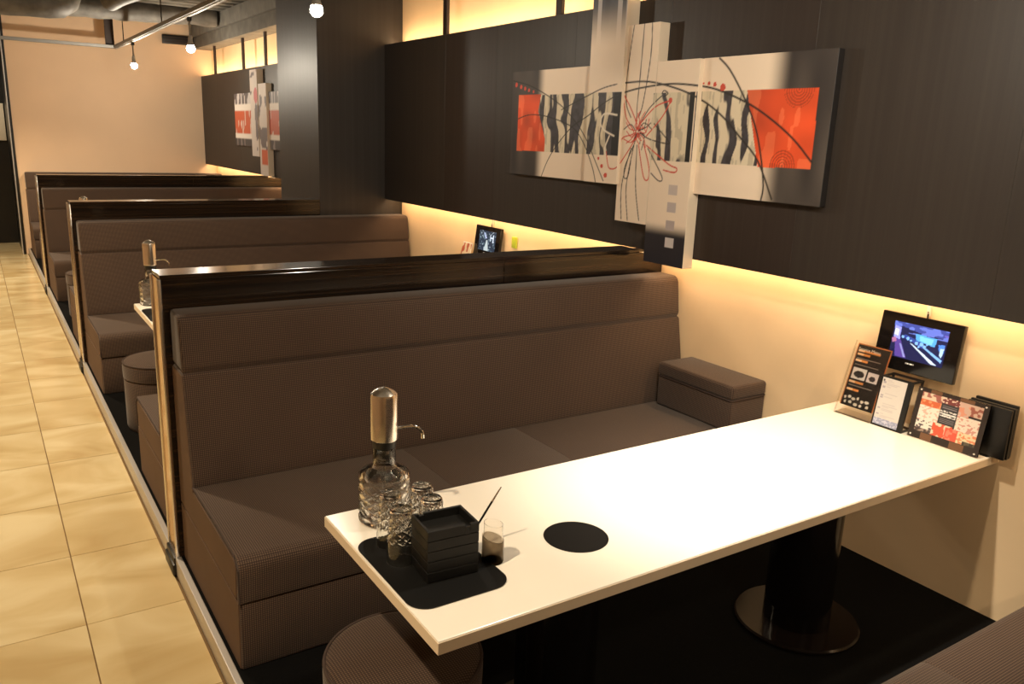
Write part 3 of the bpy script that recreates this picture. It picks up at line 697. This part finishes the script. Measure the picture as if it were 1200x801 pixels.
# ================================================================== the large painting
def painting_col(y, z):
    """y along the wall, z up, metres on the picture plane"""
    n = len(y); cream = np.array((.86, .71, .56)); dark = np.array((.022, .018, .019))
    c = np.tile(cream, (n, 1))
    g = np.maximum(sstep(y, 4.30, 4.40), 1-sstep(y, 2.46, 2.60)); g = g*(.93+.07*vnoise(y, z, .08, .3, 31))
    c = c*(1-g[:, None])+dark*g[:, None]
    # red fields
    pL = [(4.602, 2.142), (4.351, 2.14), (4.377, 2.039), (4.289, 1.872), (4.29, 1.797), (4.607, 1.792)]
    pR = [(2.700, 2.122), (2.312, 2.125), (2.305, 1.789), (2.594, 1.785)]
    red = np.array((.68, .075, .018))[None]*(.72+.55*vnoise(y, z, .09, .09, 32))[:, None]+np.array((.10, .06, .03))*(vnoise(y, z, .03, .10, 33) > .72)[:, None]
    for P, cy, cz, R in ((pL, 0, 0, 0), (pR, 2.411, 2.12, .078), (pR, 2.459, 1.795, .075)):
        mk = inpoly(y, z, P); rr = red.copy()
        if R:
            d = np.hypot(y-cy, z-cz); mk = mk*(d < R*1.25) if P is pR and cz < 2 else mk
            ring = (np.sin(d*2*PI/.0125) > .25) & (d < R); rr = rr*(1-.45*ring[:, None])
        c = c*(1-mk[:, None])+rr*mk[:, None]
    # brushed black and white band
    for a, b, z0, z1, sd in ((4.36, 3.60, 1.797, 2.138, 41), (3.325, 3.03, 1.785, 2.125, 47), (3.02, 2.60, 1.790, 2.124, 53)):
        edge = 0.0
        mk = (y < a) & (y > b) & (z > z0) & (z < z1)
        if sd == 41: mk &= ~(inpoly(y, z, pL) > .5)
        if sd == 53: mk &= ~(inpoly(y, z, pR) > .5); 
        wv = .035*(vnoise(y, z, .3, .10, sd+1)-.5)
        s_ = vnoise(y+wv, z, .034, .24, sd)*.75+vnoise(y+wv, z, .03, .09, sd+2)*.45
        q = sstep(s_, .555, .61); edgeb = .6*vnoise(y, z, .02, .02, sd+3)
        col = dark[None]*1.3*(1-q[:, None])+np.array((.74, .64, .47))*q[:, None]
        col = col*(1-.25*(vnoise(y, z, .012, .06, sd+5) > .7)[:, None]*q[:, None])+np.array((.05, .05, .07))*((1-q)*edgeb)[:, None]
        c = np.where(mk[:, None], col, c)
    # dark right ends of the band
    c = mixc(c, ((y < 3.645) & (y > 3.58) & (z > 1.797) & (z < 2.138)).astype(float), (.004, .004, .004)); c = mixc(c, ((y < 3.062) & (y > 3.03) & (z > 1.785) & (z < 2.125)).astype(float), (.006, .005, .005))
    K = (.015, .012, .010); Rd = (.62, .05, .02)
    L = {'a': [(4.674, 2.23), (4.457, 2.189), (4.183, 2.092), (4.02, 2.002), (3.891, 1.898), (3.793, 1.779), (3.696, 1.654)],
         'b': [(4.603, 1.992), (4.479, 2.017), (4.307, 2.011), (4.11, 1.975), (3.983, 1.931), (3.886, 1.845), (3.802, 1.726), (3.765, 1.641)],
         'c': [(4.312, 1.644), (4.252, 1.742), (4.162, 1.838), (4.015, 1.949), (3.872, 2.01), (3.738, 2.077), (3.609, 2.124)],
         'd': [(4.132, 2.046), (3.883, 2.122), (3.747, 2.16), (3.628, 2.178)],
         'e': [(3.564, 2.182), (3.367, 2.182), (3.134, 2.136), (2.958, 2.074), (2.829, 2.002), (2.722, 1.919), (2.597, 1.812), (2.495, 1.647)],
         'f': [(3.571, 2.131), (3.436, 2.152), (3.226, 2.166), (3.051, 2.156), (2.885, 2.13), (2.686, 2.064), (2.535, 1.989), (2.406, 1.906), (2.305, 1.818)],
         'g': [(2.888, 2.272), (2.819, 2.218), (2.73, 2.112), (2.638, 1.975), (2.584, 1.84), (2.55, 1.705), (2.555, 1.638)]}
    for q, p in L.items(): c = stroke(c, y, z, p, .0065 if q in 'efg' else .0045, K)
    for p in ([(3.515, 2.474), (3.545, 2.242), (3.54, 2.083), (3.494, 2.002)], [(3.435, 2.474), (3.442, 2.207), (3.449, 2.05), (3.441, 1.938)], [(3.376, 2.474), (3.37, 2.311), (3.403, 2.081), (3.431, 2.002)],
              [(3.476, 1.84), (3.532, 1.639), (3.518, 1.457)], [(3.453, 1.857), (3.493, 1.641), (3.465, 1.455)], [(3.428, 1.858), (3.417, 1.646), (3.371, 1.463)],
              [(3.463, 1.841), (3.516, 1.74), (3.515, 1.682), (3.485, 1.692), (3.469, 1.775)], [(3.34, 1.844), (3.218, 1.707), (3.238, 1.682), (3.302, 1.718)],
              [(3.307, 1.971), (3.193, 1.888), (3.196, 1.872), (3.334, 1.892), (3.41, 1.923)], [(3.415, 1.97), (3.351, 2.049), (3.265, 2.109)], [(3.265, 2.12), (3.25, 2.135), (3.22, 2.12), (3.25, 2.105)]):
        c = stroke(c, y, z, p, .0045, K)
    for p in ([(3.557, 2.115), (3.499, 2.05), (3.44, 1.97)], [(3.415, 1.858), (3.36, 1.699), (3.322, 1.685), (3.322, 1.749), (3.38, 1.875)], [(3.354, 1.86), (3.179, 1.772), (3.114, 1.752), (3.129, 1.731), (3.21, 1.739)],
              [(3.685, 1.817), (3.664, 1.75), (3.642, 1.725), (3.582, 1.737), (3.5, 1.823), (3.433, 1.906)], [(3.194, 2.085), (3.305, 2.056), (3.415, 1.97)], [(3.194, 2.085), (3.252, 2.002), (3.359, 1.908)],
              [(3.569, 2.115), (3.532, 2.002), (3.46, 1.922), (3.558, 1.887), (3.559, 1.771)]):
        c = stroke(c, y, z, p, .005, Rd)
    g = np.random.default_rng(5)
    for i in range(34):
        a = g.random()*2*PI; r0, r1 = .01, .03+.085*g.random(); a2 = a+g.normal()*.5
        c = stroke(c, y, z, [(3.435+r0*math.cos(a), 1.93+r0*math.sin(a)), (3.435+r1*.6*math.cos(a2), 1.93+r1*.6*math.sin(a2)), (3.435+r1*math.cos(a), 1.93+r1*math.sin(a))], .004, Rd if i % 4 else K)
    for (py, pz, r) in ((4.636, 2.204, .014), (4.58, 2.189, .013), (4.533, 2.178, .012), (4.49, 2.167, .011), (4.437, 2.157, .010), (2.979, 2.161, .006), (2.942, 2.16, .009), (2.904, 2.154, .011), (2.851, 2.139, .017), (3.75, 1.777, .009), (3.718, 1.735, .012), (3.68, 1.686, .014), (3.198, 2.085, .014)):
        c = mixc(c, (np.hypot(y-py, z-pz) < r).astype(float), (.62, .07, .04))
    for p in ([(3.611, 2.015), (3.719, 2.022), (3.75, 1.977), (3.718, 1.935), (3.626, 1.903)], [(3.666, 1.902), (3.70, 1.834), (3.688, 1.80)]): c = stroke(c, y, z, p, .007, (.82, .74, .62))
    return c
def canvas(parent, y0, y1, z0, z1, xf, fn, side='paint', cell=.0042, sidecol=None):
    """y1>y0; front face at xf facing -X"""
    bm = B()
    nu, nv = max(2, int((y1-y0)/cell)), max(2, int((z1-z0)/cell))
    body = obj('stretched_canvas', bx(B(), xf+.0008, XP-.001, y0, y1, z0, z1, .002, 1), sidecol or 'side_cream', parent)
    kx = 3.01/xf
    card('painted_face', 'paint', body, (xf, y1, z0), (0, -(y1-y0), 0), (0, 0, z1-z0), nu, nv, lambda u, v: fn((y1-u*(y1-y0))*kx, 1.875+((z0+v*(z1-z0))-1.875)*kx))
    return body
M['side_cream'] = plain('canvas_edge_cream', (.74, .62, .48), .6); M['side_black'] = plain('canvas_edge_black', (.012, .010, .010), .5)
t = thing('abstract_painting', 'large overlapping canvas abstract painting with red, black and cream on the dark panel', 'painting', (XP, 3.4, 1.3))
def col_T2(y, z):
    c = painting_col(y, z); n = .5+.5*vnoise(y, z, .022, .6, 61)
    up = sstep(z, 2.36, 2.62)[:, None]; drip = np.array((.10, .105, .13))*n[:, None]+np.array((.40, .37, .36))*(vnoise(y, z, .035, 1.2, 62) > .55)[:, None]
    return c*(1-up)+drip*up
def col_C2(y, z):
    c = painting_col(y, z); dn = (1-sstep(z, 1.40, 1.475))[:, None]; c = c*(1-dn)+np.array((.018, .016, .022))*dn
    for (py, pz, col) in ((3.130, 1.642, (.55, .47, .44)), (3.130, 1.553, (.50, .43, .42)), (3.126, 1.462, (.45, .38, .37)), (3.125, 1.373, (.62, .56, .54))):
        c = mixc(c, ((abs(y-py) < .032) & (abs(z-pz) < .026)).astype(float), col)
    return c
canvas(t, 3.60, 4.727, 1.641, 2.288, 3.040, painting_col, sidecol='side_black')
canvas(t, 3.547, 3.838, 1.644, 2.86, 2.980, lambda y, z: col_T2(y, z)) 
canvas(t, 3.305, 3.560, 1.447, 2.470, 3.000, painting_col)
canvas(t, 3.003, 3.300, 1.254, 2.277, 3.000, col_C2)
canvas(t, 2.253, 3.006, 1.634, 2.279, 3.030, painting_col, sidecol='side_black')
# fill between first canvas and tall one is hidden by the tall canvas standing proud
# ================================================================== the far painting
def far_col(y, z):
    n = len(y); c = np.full((n, 3), (.55, .50, .48)); v = vnoise(y, z, .05, .5, 71)
    c = mixc(c, ((z > 2.16) & (v > .45)).astype(float), (.10, .08, .08)); c = mixc(c, ((z < 2.16) & (z > 2.08)).astype(float), (.72, .64, .56))
    c = mixc(c, ((z < 2.08) & (z > 1.80)).astype(float), (.50, .09, .035)); c = mixc(c, ((z < 2.08) & (z > 1.80) & (vnoise(y, z, .04, .12, 72) > .72)).astype(float), (.60, .45, .38))
    c = mixc(c, ((z < 1.80) & (z > 1.735)).astype(float), (.72, .64, .56)); c = mixc(c, ((z < 1.735)).astype(float), (.06, .05, .05)); c = mixc(c, ((z < 1.735) & (v > .7)).astype(float), (.22, .18, .17))
    return c
def far_tall(y, z):
    c = np.full((len(y), 3), (.64, .56, .50)); c = mixc(c, ((vnoise(y, z, .10, .13, 75) > .55) & (vnoise(y, z, 1, .3, 76) > .3)).astype(float), (.16, .13, .13))
    return mixc(c, (np.hypot(y-10.5, (z-2.26)) < .09).astype(float), (.55, .12, .12))
def far_tall2(y, z):
    c = far_tall(y, z); return mixc(c, ((z < 1.62) & (z > 1.44) & (y < 10.32) & (y > 10.08)).astype(float), (.6, .12, .05))
t = thing('abstract_painting', 'smaller distant abstract painting of overlapping canvases in red and white, beyond the column', 'painting', (XP, 10.4, 1.3))
canvas(t, 10.60, 11.60, 1.64, 2.30, 3.04, far_col, cell=.02, sidecol='side_black')
canvas(t, 10.36, 10.66, 1.53, 2.56, 2.99, far_tall, cell=.02)
canvas(t, 10.04, 10.36, 1.31, 2.39, 3.00, far_tall2, cell=.02)
canvas(t, 9.20, 10.04, 1.63, 2.29, 3.03, far_col, cell=.02, sidecol='side_black')
# ================================================================== rail with spotlights
t = thing('light_rail', 'grey metal light rail hung on rods below the ceiling', 'rail', (1.8, 8, 2.87))
def chan(bm, a, b):
    (x0, y0), (x1, y1) = a, b; w_ = .022
    bx(bm, min(x0, x1)-w_, max(x0, x1)+w_, min(y0, y1)-w_, max(y0, y1)+w_, 2.852, 2.895, .003, 1); return bm
obj('rail_bar', chan(B(), (1.81, -1.5), (1.81, 12.88)), 'gun', t)
obj('rail_bar', chan(B(), (-2.25, 12.88), (1.78, 12.88)), 'gun', t)
obj('track', bx(B(), 1.797, 1.823, -1.5, 12.80, 2.838, 2.851, .002, 1), 'strip', t)
for x, y in ((1.79, 12.0), (1.81, 9.6), (1.81, 7.0), (1.81, 3.5), (.2, 12.88), (-1.6, 12.88), (1.81, .6)):
    obj('hanger_rod', tube(B(), [(x, y, 2.89), (x, y, 3.42)], .006, 8), 'stud', t)
obj('hanger_plate', bx(B(), 1.70, 1.81, 12.93, 12.95, 2.87, 3.42), 'stud', t)
ll = ['spotlight above the nearest table, over the frame', 'lit pendant spotlight at the top beside the column', 'lit spotlight under the rail, right of the other far one', 'farthest lit spotlight, hanging low against the cream wall']
for (x, y), lb in zip(LAMPS, ll):
    t = thing('rail_spotlight', lb, 'spotlight', (x, y, 2.84), 'spotlights on the rail')
    obj('adapter', bx(B(), x-.016, x+.016, y-.035, y+.035, 2.805, 2.838, .003), 'black', t)
    obj('stem', tube(B(), [(x, y, 2.806), (x, y, 2.66)], .009, 8), 'gun', t)
    obj('socket', lathe(B(), [(.001, .12), (.016, .12), (.020, .10), (.022, .065), (.030, .045), (.034, .032)], (x, y), 24, False, 2.56), 'strip', t)
    obj('bulb', lathe(B(), [(.001, .050), (.022, .045), (.034, .030), (.038, .012), (.034, -.008), (.022, -.022), (.001, -.028)], (x, y), 24, False, 2.555), 'bulb', t)
# ================================================================== ducts, vent
def duct(name, pts, r, label, bump=.012):
    o = obj(name, tube(B(), pts, r, 28), 'duct'); tag(o, label, 'duct', 'wrapped ducts under the ceiling'); return o
def wav(p0, p1, n, amp, sd):
    g = np.random.default_rng(sd); P = []; Rr = []
    for i in range(n+1):
        t_ = i/n; P.append(tuple(np.array(p0)*(1-t_)+np.array(p1)*t_+np.array((0, g.normal()*amp, g.normal()*amp)))); Rr.append(1+g.normal()*.05)
    return P, Rr
P, q = wav((-2.2, 11.2, 3.12), (.90, 11.2, 3.14), 16, .006, 1)
P += [(1.02, 11.24, 3.16), (1.10, 11.32, 3.22), (1.14, 11.40, 3.32), (1.15, 11.42, 3.40)]; q += [1, 1, 1, 1]
duct('ceiling_duct', P, [.15*k for k in q], 'thick grey wrapped duct at the top left, bending up at its end')
P, q = wav((.95, 11.95, 3.22), (2.9, 11.8, 3.26), 14, .006, 2)
duct('ceiling_duct', P, [.115*k for k in q], 'grey wrapped duct crossing above the rail corner')
P, q = wav((1.45, 10.4, 3.17), (1.9, 7.4, 3.2), 12, .006, 3)
duct('ceiling_duct', P, [.10*k for k in q], 'grey wrapped duct running beside the light rail')
P, q = wav((.9, 10.3, 3.27), (2.3, 9.9, 3.25), 10, .006, 4)
duct('ceiling_duct', P, [.08*k for k in q], 'thinner grey duct behind the thick top left one')
for i, y in enumerate((6.3, 7.1, 8.6, 9.3)):
    tag(obj('ceiling_pipe', tube(B(), [(-2.2, y, 3.26), (.3, y+.05, 3.25), (2.95, y+.1, 3.27)], .035, 12), 'gun'), ['first', 'second', 'third', 'fourth'][i]+' grey pipe across the dark ceiling, counted from the near side', 'pipe', 'grey ceiling pipes')
t = thing('air_vent', 'black rectangular vent high on the cream far wall', 'vent', (2.75, YE, 3.1))
obj('vent_frame', bx(B(), 2.54, 2.98, YE-.06, YE-.002, 3.03, 3.155, .006), 'black', t)
for i in range(3): obj('slat', bx(B(), 2.56, 2.96, YE-.068, YE-.060, 3.05+.035*i, 3.062+.035*i), 'stud', t)
